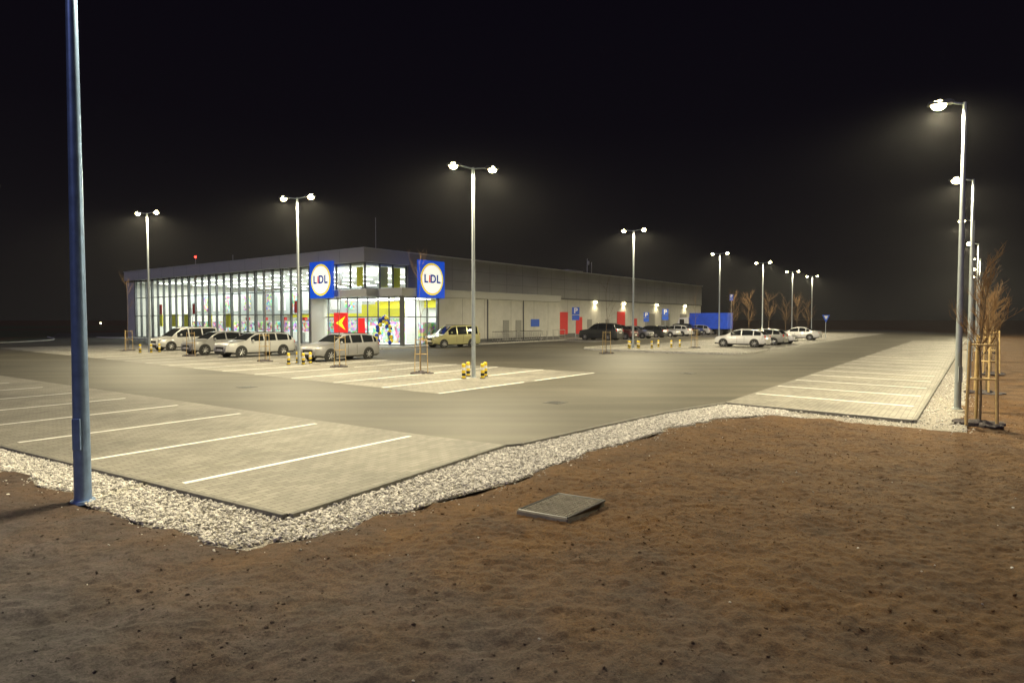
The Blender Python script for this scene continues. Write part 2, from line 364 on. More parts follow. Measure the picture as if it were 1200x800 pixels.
for x,y in((1.2,17.5),(-9,21.5),(7.5,27)):
    b=MB(); b.box((-.25,-.25,.001),(.25,.25,.008)); 
    for k in range(7): b.box((-.21,-.20+k*.06,.0085),(.21,-.17+k*.06,.013),1)
    b.obj('drain_grate',[M['seam'],M['darkmetal']],loc=(x,y,0),rz=R(53))

# manhole slab
mo_e=empty('manhole_cover',(0,0,-.035))
mb=MB(); q=[(.05,7.5),(.61,8.24),(1.17,7.93),(.63,7.16)]
mb.add([(x,y,-.1) for x,y in q]+[(x,y,.065) for x,y in q],[(3,2,1,0),(4,5,6,7),(0,1,5,4),(1,2,6,5),(2,3,7,6),(3,0,4,7)])
mo=mb.obj('slab',[M['concrete']],mo_e,bevel=.012)
if mo.data.polygons[1].normal.z<0: mo.data.flip_normals()
rb=MB()
e1=(Vector((.61,8.24,0))-Vector((.05,7.5,0)));e2=(Vector((.63,7.16,0))-Vector((.05,7.5,0)));o0=Vector((.05,7.5,.0665))
for i in range(15):
    for j in range(12):
        a=o0+e1*(.09+.82*i/14)+e2*(.09+.82*j/11); dd=(e1.normalized() if (i+j)%2 else e2.normalized())*.022;nn=Vector((-dd.y,dd.x,0))*.3
        ll=[a-dd-nn,a+dd-nn,a+dd+nn,a-dd+nn]
        rb.add(ll+[p+Vector((0,0,.008)) for p in ll],[(4,5,6,7),(0,1,5,4),(1,2,6,5),(2,3,7,6),(3,0,4,7)])
rb.obj('tread_studs',[M['concrete']],mo_e)
fr=MB()
for a in range(4):
    cs=[Vector((0,0,0)),e1,e1+e2,e2]
    p0=o0+cs[a];p1=o0+cs[(a+1)%4]
    cc=o0+(e1+e2)/2; p0=p0.lerp(cc,.05);p1=p1.lerp(cc,.05); fr.tube(p0,p1,.014,.014,6)
fr.obj('frame',[M['darkmetal']],mo_e)

# ------------------------------------------------------------ lamps
LC=(1.0,.87,.55)
def lamp(x,y,h,heads,power,r0=.085,r1=.05,arm=.55,m='galvgrey',z=0):
    e=empty('street_lamp',(x,y,z))
    b=MB(); b.tube((0,0,0),(0,0,h*.5),r0,(r0+r1)/2,20); b.tube((0,0,h*.5),(0,0,h),(r0+r1)/2,r1,20)
    b.tube((0,0,0),(0,0,.04),r0*1.5,r0*1.4,20)
    b.obj('pole',[M[m]],e,smooth=True)
    d=MB(); d.box((-.05,-r0-.008,.7),(.05,-r0+.03,1.1)); d.obj('service_door',[M[m]],e,bevel=.004)
    for i,ang in enumerate(heads):
        ca,sa=math.cos(R(ang)),math.sin(R(ang))
        a=MB(); a.tube((0,0,h-.05),(ca*arm,sa*arm,h+.03),.03,.028,10); a.obj('arm',[M[m]],e,smooth=True)
        hb=MB(); hb.box((arm-.05,-.13,h+.0),(arm+.5,.13,h+.07),0); hb.box((arm+.0,-.09,h+.07),(arm+.35,.09,h+.11))
        hb.obj('lamp_head',[M['darkmetal']],e,rz=R(ang),bevel=.02)
        ln=MB(); ln.ellip((arm+.26,0,h-.002),(.17,.13,.13),14,8); ln.obj('lens',[M['lens']],e,rz=R(ang),smooth=True)
        ld=bpy.data.lights.new('lamp_light','SPOT'); ld.energy=power/len(heads); ld.color=LC; ld.spot_size=R(174); ld.spot_blend=.38; ld.shadow_soft_size=.12
        l=bpy.data.objects.new('lamp_light',ld); scene.collection.objects.link(l); l.parent=e
        l.location=(ca*(arm+.26),sa*(arm+.26),h-.21)
    return e
va=math.degrees(math.atan2(.6,-.8)); ua=53.13
PW=6900
lamp(-5.53,8.12,7.8,[ua],PW*.58,r0=.10,r1=.055,m='galv',z=-.06)
lamp(-1.52,25.1,2.3+25.1*.2362,[va+60,va+240],PW)
lamp(-10.97,32.7,8.5,[va+20,va+200],PW)
lamp(-25.1,44,9.6,[va+20,va+200],PW*1.2)
lamp(9.6,50.4,9.3,[va+10,va+190],PW*1.1)
for x,y,h in((22.8,70,9.5),(30.7,78,9.2),(41.8,95,9.4),(51.8,110,9.7)): lamp(x,y,h,[va,va+180],PW)
for i,(x,y) in enumerate(((11.4,16.2),(18.0,25.0),(25.5,35.3),(33.6,46),(42.2,57.5),(51,69.5),(60,82))): lamp(x,y,7.75,[va+15],PW*(.85 if i==0 else .6),r0=.08,r1=.045,arm=.30)

# ------------------------------------------------------------ bollards
def bollard(x,y):
    e=MB()
    for i in range(5): e.tube((0,0,.11*i),(0,0,.11*(i+1)),.075,.075,14,(0,2,0,1,0)[i])
    e.ellip((0,0,.55),(.075,.075,.04),14,6,0); e.tube((0,0,0),(0,0,.03),.11,.11,14,2)
    e.obj('bollard',[M['byellow'],M['bwhite'],M['black']],loc=(x,y,.005),smooth=True)
for lx,ly in((-1.52,25.1),(-10.97,32.7),(-25.1,44),(9.6,50.4)):
    for dx,dy in((-.35,-.55),(.38,-.5),(-.25,.5),(.45,.4)): bollard(lx+dx,ly+dy)
for p in((12.1,52.5),(13.0,51.8),(14,53),(11.0,50)): bollard(*p)

# ------------------------------------------------------------ trees
def sapling(x,y,h,crown,stake_h,seed,dens=10,z=-.03,tw=1.0,sr=.03,mound=True,lv=1,thk=.030):
    rnd=random.Random(seed); e=empty('sapling_tree',(x,y,z))
    b=MB(); pts=[Vector((0,0,0))]
    n=6
    for i in range(1,n+1): pts.append(Vector((rnd.uniform(-.04,.04)*i*.5,rnd.uniform(-.04,.04)*i*.5,h*.92*i/n)))
    for i in range(n): b.tube(pts[i],pts[i+1],thk*(1-i/n*.8),thk*(1-(i+1)/n*.8),7,0,False)
    def branch(p,d,L,r,lv):
        q=p;seg=3
        for k in range(seg):
            d2=(d+Vector((rnd.uniform(-.25,.25),rnd.uniform(-.25,.25),rnd.uniform(-.05,.25)))).normalized()
            q2=q+d2*(L/seg); b.tube(q,q2,r*(1-k/seg*.6),r*(1-(k+1)/seg*.6),4,1,False)
            if lv>0:
                for _ in range(2):
                    dd=(d2+Vector((rnd.uniform(-.9,.9),rnd.uniform(-.9,.9),rnd.uniform(-.1,.6)))).normalized(); branch(q2,dd,L*.5,r*.55,lv-1)
            q=q2;d=d2
    for i in range(dens):
        t=rnd.uniform(1-crown,1); zz=h*.9*t; i0=min(n-1,int(t*n*.97)); p=pts[i0].lerp(pts[i0+1],.5); p=Vector((p.x,p.y,zz))
        a=rnd.uniform(0,6.28); d=Vector((math.cos(a)*.62,math.sin(a)*.62,.85)).normalized()
        branch(p,d,h*crown*rnd.uniform(.22,.42)*(1.3-t*.6),.010*tw,lv)
    b.obj('trunk_and_branches',[M['bark'],M['twig']],e)
    if stake_h>0:
        s=MB(); rr=.28; ps=[]
        for k in range(3):
            a=k*2.094+seed; ps.append((math.cos(a)*rr,math.sin(a)*rr)); s.tube((ps[-1][0]*1.15,ps[-1][1]*1.15,0),(ps[-1][0],ps[-1][1],stake_h),sr+.002,sr,8)
        for zz in(stake_h-.08,stake_h*.55):
            for k in range(3):
                a,c_=ps[k],ps[(k+1)%3]; s.tube((a[0]*1.05,a[1]*1.05,zz),(c_[0]*1.05,c_[1]*1.05,zz),sr*.7,sr*.7,6)
        s.obj('stakes',[M['stake']],e,smooth=True)
    if mound:
        mnd=MB()
        for k in range(26):
            a=rnd.uniform(0,6.28);r=rnd.uniform(0,.42); mnd.ellip((r*math.cos(a),r*math.sin(a),.02),(rnd.uniform(.06,.2),rnd.uniform(.06,.2),rnd.uniform(.03,.10)*(1.2-r)),9,5,rz=a)
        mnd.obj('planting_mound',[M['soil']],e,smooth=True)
for i,(x,y,h) in enumerate(((10.35,14.0,3.6),(14.9,19.9,3.4),(20.3,26.9,3.5),(26.4,35,3.4),(33,44,3.5),(40,53.5,3.5))): sapling(x,y,h,.55,1.85,20+i,dens=18,lv=2)
for i,(x,y,h) in enumerate(((-3.88,27,5.2),(-8.3,30.6,5.0),(-13.5,34.7,5.2),(-28,46.3,5.5),(6.3,42.5,5.2),(14.7,51,5.0),(-20,39.7,5))): sapling(x,y,h,.55,1.5,50+i,dens=5,z=.0,tw=.6,sr=.016,thk=.022)
for i,(x,y,h) in enumerate(((29.8,80,5.4),(33.5,83,5.6),(37,86,5.2),(43.5,97,5.6),(47,101,5.4),(25,72,5))): sapling(x,y,h,.75,0,80+i,dens=14,z=0,lv=2)

# ------------------------------------------------------------ cars
PROF={
'wagon':dict(top=[(0,.36),(.008,.47),(.04,.565),(.12,.62),(.22,.665),(.27,.69),(.34,.83),(.41,.945),(.5,.995),(.65,1),(.78,.985),(.90,.93),(.955,.72),(.985,.62),(1,.42)],ws=(.27,.41),rw=(.90,.955),win=(.33,.93),pil=(.52,.70,.88)),
'hatch':dict(top=[(0,.36),(.008,.47),(.04,.56),(.12,.61),(.20,.65),(.25,.68),(.33,.83),(.41,.945),(.5,.995),(.65,1),(.80,.955),(.88,.90),(.96,.70),(.985,.60),(1,.40)],ws=(.25,.41),rw=(.88,.96),win=(.33,.91),pil=(.54,.77)),
'sedan':dict(top=[(0,.36),(.008,.46),(.04,.55),(.12,.60),(.23,.65),(.28,.675),(.35,.82),(.42,.945),(.5,.995),(.6,.995),(.70,.94),(.84,.72),(.90,.70),(.975,.675),(.992,.6),(1,.42)],ws=(.28,.42),rw=(.70,.84),win=(.34,.78),pil=(.54,.70)),
'suv':dict(top=[(0,.35),(.008,.48),(.04,.57),(.12,.61),(.23,.645),(.27,.665),(.33,.82),(.39,.945),(.48,.995),(.65,1),(.82,.98),(.92,.93),(.965,.70),(.985,.6),(1,.40)],ws=(.27,.39),rw=(.92,.965),win=(.32,.93),pil=(.52,.72,.9)),
'van':dict(top=[(0,.28),(.008,.38),(.03,.46),(.10,.53),(.17,.575),(.21,.60),(.29,.78),(.37,.93),(.45,.985),(.65,1),(.88,.995),(.955,.95),(.985,.60),(1,.36)],ws=(.21,.37),rw=(.955,.985),win=(.29,.93),pil=(.48,.70)),
}
def car(x,y,heading,style,col,L=4.4,W=1.78,H=1.47,rails=False,name='parked_car'):
    pr=PROF[style]; e=empty(name,(x,y,.008),R(heading)); b=MB()
    tp=pr['top']; xs_=[p[0] for p in tp]; zs_=[p[1] for p in tp]
    st=set(xs_)
    for p in pr['pil']: st.add(p-.010);st.add(p+.010)
    st.add(pr['win'][0]);st.add(pr['win'][1])
    st=sorted(st); belt=.635 if style!='van' else .56
    secs=[]
    for t in st:
        zt=np.interp(t,xs_,zs_)*H; w=W/2*(1-.24*max(0,(.10-t)/.10)**2-.16*max(0,(t-.90)/.10)**2)
        zb=min((belt+.03*t)*H,zt-.03); fr_=(zt-zb)/((1-belt)*H); fr_=max(0,min(1,fr_))
        rw=w*(1-.24*fr_); zbot=.20 if .04<t<.97 else .27
        def cz(z): return min(z,zb)
        sec=[(0,zbot),(w*.88,zbot),(w*.97,cz(zbot+.08)),(w*1.0,cz(.30*H)),(w*1.0,cz(.45*H)),(w*.96,zb),(rw*.995,zb+(zt-zb)*.84),(rw*.88,zt-.012),(rw*.5,zt+.008),(0,zt+.015)]
        secs.append((L/2-t*L,sec))
    n=len(secs[0][1])
    for sgn in(1,-1):
        o=len(b.v)
        for xx,sec in secs:
            for (yy,zz) in sec: b.v.append((xx,yy*sgn,zz))
        for i in range(len(secs)-1):
            t0,t1=st[i],st[i+1];tm=(t0+t1)/2
            for j in range(n-1):
                mi=0
                if j==5 and pr['win'][0]<=tm<=pr['win'][1] and not any(abs(tm-p)<.009 for p in pr['pil']): mi=1
                if j>=7 and (pr['ws'][0]<=tm<=pr['ws'][1] or pr['rw'][0]<=tm<=pr['rw'][1]): mi=1
                if j<=1: mi=2
                a=o+i*n+j;q=(a,a+n,a+n+1,a+1)
                if sgn>0:q=q[::-1]
                b.f.append(q[::-1]);b.m.append(mi)
        for k in(0,len(secs)-1):
            q=tuple(o+k*n+j for j in range(n)); b.f.append(q if (k==0)==(sgn<0) else q[::-1]);b.m.append(0)
    b.obj('body',[paint(col),M['carglass'],M['black']],e,smooth=True)
    rwh=.315 if style!='suv' else .36
    wxs=(L/2-.19*L,L/2-.79*L)
    for wx in wxs:
        for s in(1,-1):
            yo=W/2*s
            a=MB(); a.tube((wx,yo*.90,rwh+.02),(wx,yo*1.004,rwh+.02),rwh+.065,rwh+.065,28); a.obj('wheel_arch',[M['black']],e)
            w=MB(); w.tube((wx,yo*.80,rwh),(wx,yo*1.02,rwh),rwh,rwh,28,0); w.tube((wx,yo*1.015,rwh),(wx,yo*1.028,rwh),rwh*.68,rwh*.64,24,2)
            for k in range(7):
                an=k*2*math.pi/7; ca,sa=math.cos(an),math.sin(an)
                w.tube((wx+ca*.04,yo*1.035,rwh+sa*.04),(wx+ca*rwh*.64,yo*1.035,rwh+sa*rwh*.64),.028,.022,6,1)
            w.tube((wx,yo*1.02,rwh),(wx,yo*1.045,rwh),.05,.045,12,1)
            w.obj('wheel',[M['rubber'],M['rim'],M['black']],e,smooth=True)
    d=MB(); xf=L/2;hh=H
    for s in(1,-1):
        d.ellip((xf-.20,s*W*.37,.475*hh),(.17,.16,.075),10,6,3,rz=s*-.5)
        d.ellip((-xf+.09,s*W*.39,.58*hh),(.07,.10,.14 if style!='sedan' else .07),10,6,4)
        d.ellip((xf-.34*L,s*(W/2+.09),.67*hh),(.06,.10,.07),10,6,0)
        d.box((xf-.46*L,s*(W/2-.0)-.006,.235*H),(xf-.46*L+.012,s*(W/2)+.006,.60*H),2)
        d.box((xf-.60*L,s*(W/2-.0)-.006,.235*H),(xf-.60*L+.012,s*(W/2)+.006,.60*H),2)
        d.box((xf-.535*L,s*(W/2-.01)-.012,.535*H),(xf-.50*L,s*(W/2-.01)+.016,.55*H),0)
        if rails: d.tube((xf-.44*L,s*W*.34,H+.02),(xf-.88*L,s*W*.34,H*.985),.018,.018,6,2)
    d.box((xf-.03,-.42,.33*hh),(xf+.012,.42,.43*hh),2); d.box((xf-.06,-.55,.16*hh),(xf+.004,.55,.25*hh),2)
    d.box((xf+.0,-.26,.27*hh),(xf+.02,.26,.27*hh+.11),5); d.box((-xf-.02,-.26,.42*hh),(-xf+.0,.26,.42*hh+.11),5)
    d.obj('trim_lights',[paint(col),M['carglass'],M['black'],M['headl'],M['taill'],M['plate']],e,smooth=True)
    return e
hd=233  # nose toward the near-left
silver=(.42,.42,.43);white=(.60,.60,.60);dark=(.02,.022,.026);grey=(.18,.18,.19)
car(-9.7,36.0,hd,'wagon',(.30,.30,.31),4.4,1.78,1.50,True)
car(-16.1,39.9,hd,'wagon',(.46,.46,.46),4.7,1.80,1.48,True)
car(-19.6,42.3,hd,'hatch',(.34,.34,.34),4.2,1.76,1.50)
car(-24.6,47.8,hd,'van',(.56,.56,.55),4.6,1.82,1.72,True)
car(-4.9,52.5,hd-15,'van',(.38,.36,.17),4.5,1.83,1.82,True)
car(19.2,53.0,143,'hatch',white,4.2,1.75,1.48)
car(22.6,57.5,143,'hatch',(.25,.25,.24),4.2,1.75,1.45)
car(24.6,60.2,323,'sedan',white,4.4,1.75,1.42)
car(32.0,71.0,143,'sedan',white,4.6,1.78,1.44)
car(*P(C,U,25.5,W_,-9),143,'suv',dark,4.75,1.9,1.85,True)
car(*P(C,U,29.5,W_,-9),323,'suv',(.10,.02,.02),4.5,1.85,1.7)
for k,(cl,sty) in enumerate(((grey,'hatch'),(dark,'wagon'),(silver,'sedan'),(white,'hatch'),(dark,'suv'),(silver,'hatch'),(white,'wagon'),(grey,'sedan'))):
    car(*P(C,U,34+k*4.1,W_,-9),143 if k%2 else 323,sty,cl,4.3,1.77,1.5 if sty!='suv' else 1.7)

# ------------------------------------------------------------ store building
bld=empty('supermarket_building',(C[0],C[1],0),math.atan2(.8,.6))
LX,LY,HT=80.,47.,8.4
def part(name,mats,b,**k): return b.obj(name,mats,bld,**k)
b=MB(); b.box((.1,.1,7.9),(LX-.1,LY-.1,8.0)); part('roof',[M['roof']],b)
b=MB(); b.box((-.30,-.30,7.25),(.02,LY,HT)); b.box((.02,-.30,7.25),(5.0,.02,HT)); b.box((.02,LY-.3,7.25),(LX,LY,HT)); b.box((LX-.3,.02,7.25),(LX,LY-.3,HT)); part('parapet_band',[M['trim']],b)
b=MB(); b.box((-.36,-.36,HT),(.10,LY+.05,HT+.07)); b.box((.10,-.36,HT),(LX,.10,HT+.07)); part('parapet_coping',[M['trimlight']],b)
b=MB(); b.box((5.0,-.15,4.95),(LX,.02,HT-.002)); part('metal_cladding',[M['clad']],b)
b=MB()
for k in range(0,25): b.box((5+3*k-.012,-.158,4.95),(5+3*k+.012,-.149,HT-.01))
for zz in(6.1,7.25): b.box((5.0,-.156,zz-.01),(LX,-.1495,zz+.01))
for yy in np.arange(3,46,3.06): b.box((-.306,yy-.012,7.26),(-.299,yy+.012,HT-.01))
part('cladding_seams',[M['seam']],b)
b=MB(); b.box((26.5,0,0),(LX,.25,4.95)); b.box((LX-.25,.25,0),(LX,LY,7.9)); b.box((.3,LY-.25,0),(LX,LY,7.25)); b.box((0,44.5,0),(.25,LY,7.25)); part('side_wall',[M['white']],b)
b=MB(); 
for k in range(18): b.box((27+3*k-.01,-.006,0),(27+3*k+.01,.004,4.9))
b.box((26.6,-.012,0),(LX,-.001,.5)); b.box((26.6,-.155,4.80),(LX,-.002,4.949)); part('wall_joints_plinth',[M['seam']],b)
b=MB()
for s0,s1,z0,z1 in((30,33,.4,3.2),(35,36.6,.4,2.6),(46.5,49,.4,3.4),(52,53,.4,2.4)): b.box((s0,-.06,z0),(s1,-.02,z1))
part('red_posters',[M['red']],b)
b=MB()
for s0,s1 in((38,39.2),(43,44.1),(56,59.5),(62,65.5),(70,73)): b.box((s0,-.05,.03),(s1,-.015,2.3 if s1-s0<2 else 3.2))
part('service_doors',[M['doorgrey']],b,bevel=.01)
Y0=-3.0;X0=1.5
b=MB(); b.box((X0-.15,Y0-.15,4.3),(26.5,-.16,4.93)); b.box((.03,-.158,4.3),(X0+.3,7.6,4.93)); part('canopy_fascia',[M['trim']],b,bevel=.01)
b=MB(); b.box((X0-.19,Y0-.19,4.931),(26.55,-.17,4.99)); part('canopy_coping',[M['trimlight']],b)
b=MB(); b.box((6.1,Y0,.03),(26.5,Y0+.2,4.298)); b.box((26.3,Y0+.2,.03),(26.5,-.01,4.298)); part('porch_wall',[M['white']],b)
b=MB()
for s in(9.3,12.6,13.2,17,21.2,24): b.box((s-.012,Y0-.006,.03),(s+.012,Y0+.004,4.29))
b.box((13.0,Y0-.11,.05),(13.09,Y0-.02,4.28)); b.box((19.1,Y0-.11,.05),(19.19,Y0-.02,4.28)); b.box((6.12,Y0-.012,.031),(26.48,Y0-.001,.35))
part('wall_seams_downpipes',[M['seam']],b)
b=MB(); b.box((20.6,Y0-.04,1.5),(22.2,Y0-.01,2.3)); part('trolley_notice_board',[M['signback']],b)
b=MB(); 
for s in(15.6,17.8): b.box((s,Y0-.05,.05),(s+1.0,Y0-.012,2.2))
part('porch_doors',[M['doorgrey']],b)
b=MB(); b.box((X0,Y0,0.03),(X0+.3,Y0+.3,4.298)); b.box((5.85,Y0+.0,.03),(6.098,Y0+.2,4.298))
for s in(3.2,4.6): b.box((s-.035,Y0+.03,.03),(s+.035,Y0+.13,4.298))
for zz in(.08,2.5,4.22): b.box((X0+.3,Y0+.04,zz-.04),(5.85,Y0+.12,zz+.04))
for yy in(-1.3,.1,1.5,2.9,4.3,5.7,7.1): b.box((X0+.02,yy-.04,.03),(X0+.12,yy+.04,4.298))
for zz in(.08,2.5,4.22): b.box((X0+.03,Y0+.3,zz-.04),(X0+.11,7.55,zz+.04))
part('entrance_frames',[M['mullion']],b)
b=MB(); b.add([(X0+.3,Y0+.08,.05),(5.85,Y0+.08,.05),(5.85,Y0+.08,4.29),(X0+.3,Y0+.08,4.29)],[(0,1,2,3)]); b.add([(X0+.07,Y0+.3,.05),(X0+.07,7.55,.05),(X0+.07,7.55,4.29),(X0+.07,Y0+.3,4.29)],[(3,2,1,0)]); part('entrance_glass',[M['glass']],b)
b=MB(); b.box((.02,7.6,.03),(X0+.3,7.72,4.95)); part('entrance_return',[M['trim']],b)
b=MB(); b.add([(.1,7.7,.05),(.1,44.5,.05),(.1,44.5,7.25),(.1,7.7,7.25)],[(3,2,1,0)]); b.add([(.1,.1,4.95),(.1,7.7,4.95),(.1,7.7,7.25),(.1,.1,7.25)],[(3,2,1,0)]); b.add([(.1,.1,4.95),(5,.1,4.95),(5,.1,7.25),(.1,.1,7.25)],[(0,1,2,3)])
part('facade_glass',[M['glass']],b)
b=MB(); y=7.75;k=0
while y<44.6:
    wdt=.07 if k%3 else .20
    b.box((-.10,y-wdt/2,.03),(.16,y+wdt/2,7.25)); y+=1.53;k+=1
for y in(.06,2.0,3.95,5.8): b.box((.0,y-.05,4.951),(.15,y+.05,7.25))
for s in(1.75,3.3,4.95): b.box((s-.05,.02,4.951),(s+.05,.15,7.25))
for zz in(.1,2.75,5.0): b.box((.04,7.7,zz-.04),(.15,44.5,zz+.04))
for zz in(5.0,7.2): b.box((.04,.16,zz-.04),(.14,7.6,zz+.04)); b.box((.17,.05,zz-.04),(5,.14,zz+.04))
part('facade_mullions',[M['mullion']],b)
b=MB(); b.box((.2,.2,-.02),(24,LY-.3,.035)); b.box((X0+.2,Y0+.25,-.02),(26,.2,.036)); part('shop_floor',[M['floor']],b)
b=MB(); b.box((.2,.3,7.02),(24,LY-.3,7.2)); b.box((24,.3,0),(24.2,LY-.3,7.2)); b.box((8.0,-2.8,0),(8.2,.25,4.29)); b.box((5,.2,.0),(24,.3,7.2)); b.box((X0+.2,Y0+.3,4.2),(8,7.5,4.29)); part('interior_walls_ceiling',[M['white2']],b)
b=MB()
for yy in np.arange(2,45,3.2):
    for xx in(2.5,7,12,17,21): b.box((xx,yy,6.9),(xx+1.6,yy+.18,6.96))
for yy in(-1.5,1,3.5,6): b.box((2.4,yy,4.12),(6.5,yy+.25,4.18))
part('ceiling_strip_lights',[M['strip']],b)
b=MB(); b.box((23.8,.5,2.6),(23.95,LY-.5,4.4)); b.box((5.2,.32,2.4),(22,.36,3.6)); b.box((7.4,-2.6,3.4),(7.5,7.2,4.1))  # last band, inside the entrance, added to give a yellow-green ceiling glow
for yy,w in((33,1.4),(36,2.2),(40,1.2),(28,.8),(24,1.5)): b.box((1.2,yy,1.4),(1.3,yy+w,2.9))
for s,w in((2.1,1.0),(3.6,1.0)): b.box((s,.5,5.15),(s+w,.55,7.0))
b.box((.6,1.0,5.2),(.65,1.8,6.9)); part('yellow_panels',[M['yellow']],b)
b=MB(); b.box((6.2,8,2.9),(6.3,43,5.6)); 
part('hanging_bulkhead',[mat('blue_grey_bulkhead',(.42,.46,.47),.6)],b)
b=MB()
for k,y0 in enumerate(np.arange(9,42,2.4)): b.box((6.16,y0,3.3),(6.198,y0+1.5,5.2),k%2)
part('bulkhead_posters',[M['goods'],M['white2']],b)
b=MB()
for xx in(6.5,10,13.5,17): 
    for y0 in(9,21,33): b.box((xx,y0,.04),(xx+.9,y0+10,2.0))
b.box((23.2,2,.04),(23.8,44,2.4)); b.box((4.6,-2.4,.04),(7.6,-1.8,2.0)); b.box((5,2,.04),(6,6.5,1.6))
part('shelves',[M['goods']],b)
b=MB()
for y0 in(12,15.5,19,22.5,26): b.box((2.4,y0,.04),(4.8,y0+.9,1.0)); 
part('checkouts',[M['trimlight']],b,bevel=.02)
b=MB()
for y0 in(12.3,15.8,19.3,22.8,26.3): b.tube((2.6,y0,1.0),(2.6,y0,2.2),.03,.03,6); b.box((2.45,y0-.2,2.2),(2.75,y0+.2,2.5))
for yy,w in((10,1.0),(30,.9),(38.5,.7)): b.box((.5,yy,2.9),(.55,yy+w,4.1))
part('checkout_signs',[M['red']],b)
for yy in(8,20,32,41):
    ld=bpy.data.lights.new('interior_light','AREA'); ld.shape='RECTANGLE'; ld.size=10; ld.size_y=8; ld.energy=2700; ld.color=(1,1,.90)
    l=bpy.data.objects.new('interior_light',ld); scene.collection.objects.link(l); l.parent=bld; l.location=(8,yy,6.8)
ld=bpy.data.lights.new('interior_light','AREA'); ld.shape='RECTANGLE'; ld.size=4; ld.size_y=8; ld.energy=1200; ld.color=(1,1,.90)
l=bpy.data.objects.new('interior_light',ld); scene.collection.objects.link(l); l.parent=bld; l.location=(4,2,4.05)
b=MB(); b.box((X0-.03,4.2,1.0),(X0+.0,6.2,2.9)); part('entrance_poster',[M['signred']],b)
b=MB(); b.add([(X0-.035,4.5,1.3),(X0-.035,5.9,1.95),(X0-.035,4.5,2.6),(X0-.035,5.0,1.95)],[(3,2,1,0)]); part('poster_arrow',[M['signyellow']],b)
b=MB(); b.box((X0-.03,1.8,.9),(X0+.0,2.7,2.4)); part('entrance_poster',[M['signred']],b)
def logo(px,py,face):
    s=3.3; e=empty('illuminated_logo_sign',(0,0,0)); e.parent=bld; e.location=(px,py,5.85)
    e.rotation_euler=(0,0,0) if face=='y' else (0,0,-math.pi/2)
    b=MB(); b.box((-s/2,-.0,-s/2),(s/2,.22,s/2)); b.obj('panel',[M['signblue']],e,bevel=.03)
    b=MB(); b.tube((0,0,0),(0,-.012,0),1.42,1.42,48); b.obj('yellow_disc',[M['signyellow']],e)
    b=MB(); b.tube((0,-.012,0),(0,-.022,0),1.30,1.30,48); b.obj('red_ring',[M['signred']],e)
    b=MB(); b.tube((0,-.022,0),(0,-.032,0),1.26,1.26,48); b.obj('centre_disc',[M['signwhite']],e)
    for ch,xx,m,sz in(('L',-.80,'signnavy',1.0),('i',-.34,'signred',.9),('D',.10,'signnavy',1.0),('L',.78,'signnavy',1.0)):
        cu=bpy.data.curves.new('letter','FONT'); cu.body=ch; cu.size=sz; cu.align_x='CENTER'; cu.align_y='CENTER'; cu.extrude=.006; cu.offset=.035
        o=bpy.data.objects.new('letter',cu); scene.collection.objects.link(o); o.parent=e; o.location=(xx,-.042,0); o.rotation_euler=(math.pi/2,0,0); o.data.materials.append(M[m])
logo(-.62,5.3,'x'); logo(4.75,Y0-.42,'y')
b=MB(); b.tube((3,2,8),(3,2,11.6),.03,.02,8); b.tube((40,1.2,8),(40,1.2,10.6),.05,.04,8); b.tube((41.2,1.2,8),(41.2,1.2,10.2),.05,.04,8); b.box((38,3,8),(42,6,9.1)); b.box((22,4,8),(24,6,9.0))
b.tube((.5,30,8),(.5,30,9.4),.03,.03,6); b.tube((.5,22,8),(.5,22,9.2),.03,.03,6); b.box((55,3,8),(57,5,9.0)); b.ellip((40,1.0,10.0),(.3,.1,.3),10,6)
part('roof_equipment',[M['trimlight']],b)
b=MB(); b.ellip((.5,30,9.45),(.12,.12,.12),8,6); part('red_beacon',[emis('beacon',(1,.03,.02),12)],b)
for s in(30,40,48.5,60,72):
    b=MB(); b.box((s-.15,-.28,4.5),(s+.15,-.158,4.7)); part('wall_lamp',[M['lens']],b)
    ld=bpy.data.lights.new('wall_light','SPOT'); ld.energy=150; ld.color=(1,.84,.52); ld.spot_size=R(150); ld.spot_blend=.6
    l=bpy.data.objects.new('wall_light',ld); scene.collection.objects.link(l); l.parent=bld; l.location=(s,-.5,4.4)

bb=MB(); rnd=random.Random(3)
for i in range(34):
    a=i/33*math.pi; bb.ellip((rnd.uniform(-.18,.18),math.cos(a)*.75+rnd.uniform(-.15,.15),.25+2.1*math.sin(a)+rnd.uniform(-.1,.1)),(.16,.16,.19),10,7,i%2)
bb.obj('balloon_arch',[M['yballoon'],M['bballoon']],loc=(*P(C,U,.9,W_,-1.4),.05),rz=math.atan2(.8,.6),smooth=True)
tb=MB()
for k in range(9):
    x0=k*.42
    for yy in(-.28,.28):
        for zz in(.45,.62,.8,.98): tb.tube((x0,yy,zz),(x0+.8,yy*.85,zz-.04),.010,.010,4)
        tb.tube((x0,yy,.12),(x0,yy,1.05),.014,.014,5); tb.tube((x0,yy,.15),(x0+.85,yy,.15),.014,.014,5); tb.tube((x0+.8,yy*.85,.4),(x0+.8,yy*.85,.95),.012,.012,5)
        for wx in(.04,.8): tb.tube((x0+wx,yy-.02,.06),(x0+wx,yy+.02,.06),.06,.06,8,1)
    tb.tube((x0-.05,-.28,1.05),(x0-.05,.28,1.05),.02,.02,6,1)
for k in(0,1): tb.obj('shopping_trolleys',[M['chrome'],M['black']],loc=(*P(C,U,12.5+4.6*k,W_,-4.4),.03),rz=math.atan2(.8,.6))
rl=MB()
for k in range(5): rl.tube((k*1.2,0,0),(k*1.2,0,1.1),.03,.03,8)
for zz in(.5,1.1): rl.tube((0,0,zz),(4.8,0,zz),.025,.025,8)
rl.obj('guard_rail',[M['chrome']],loc=(*P(C,U,19,W_,-5.4),.03),rz=math.atan2(.8,.6),smooth=True)

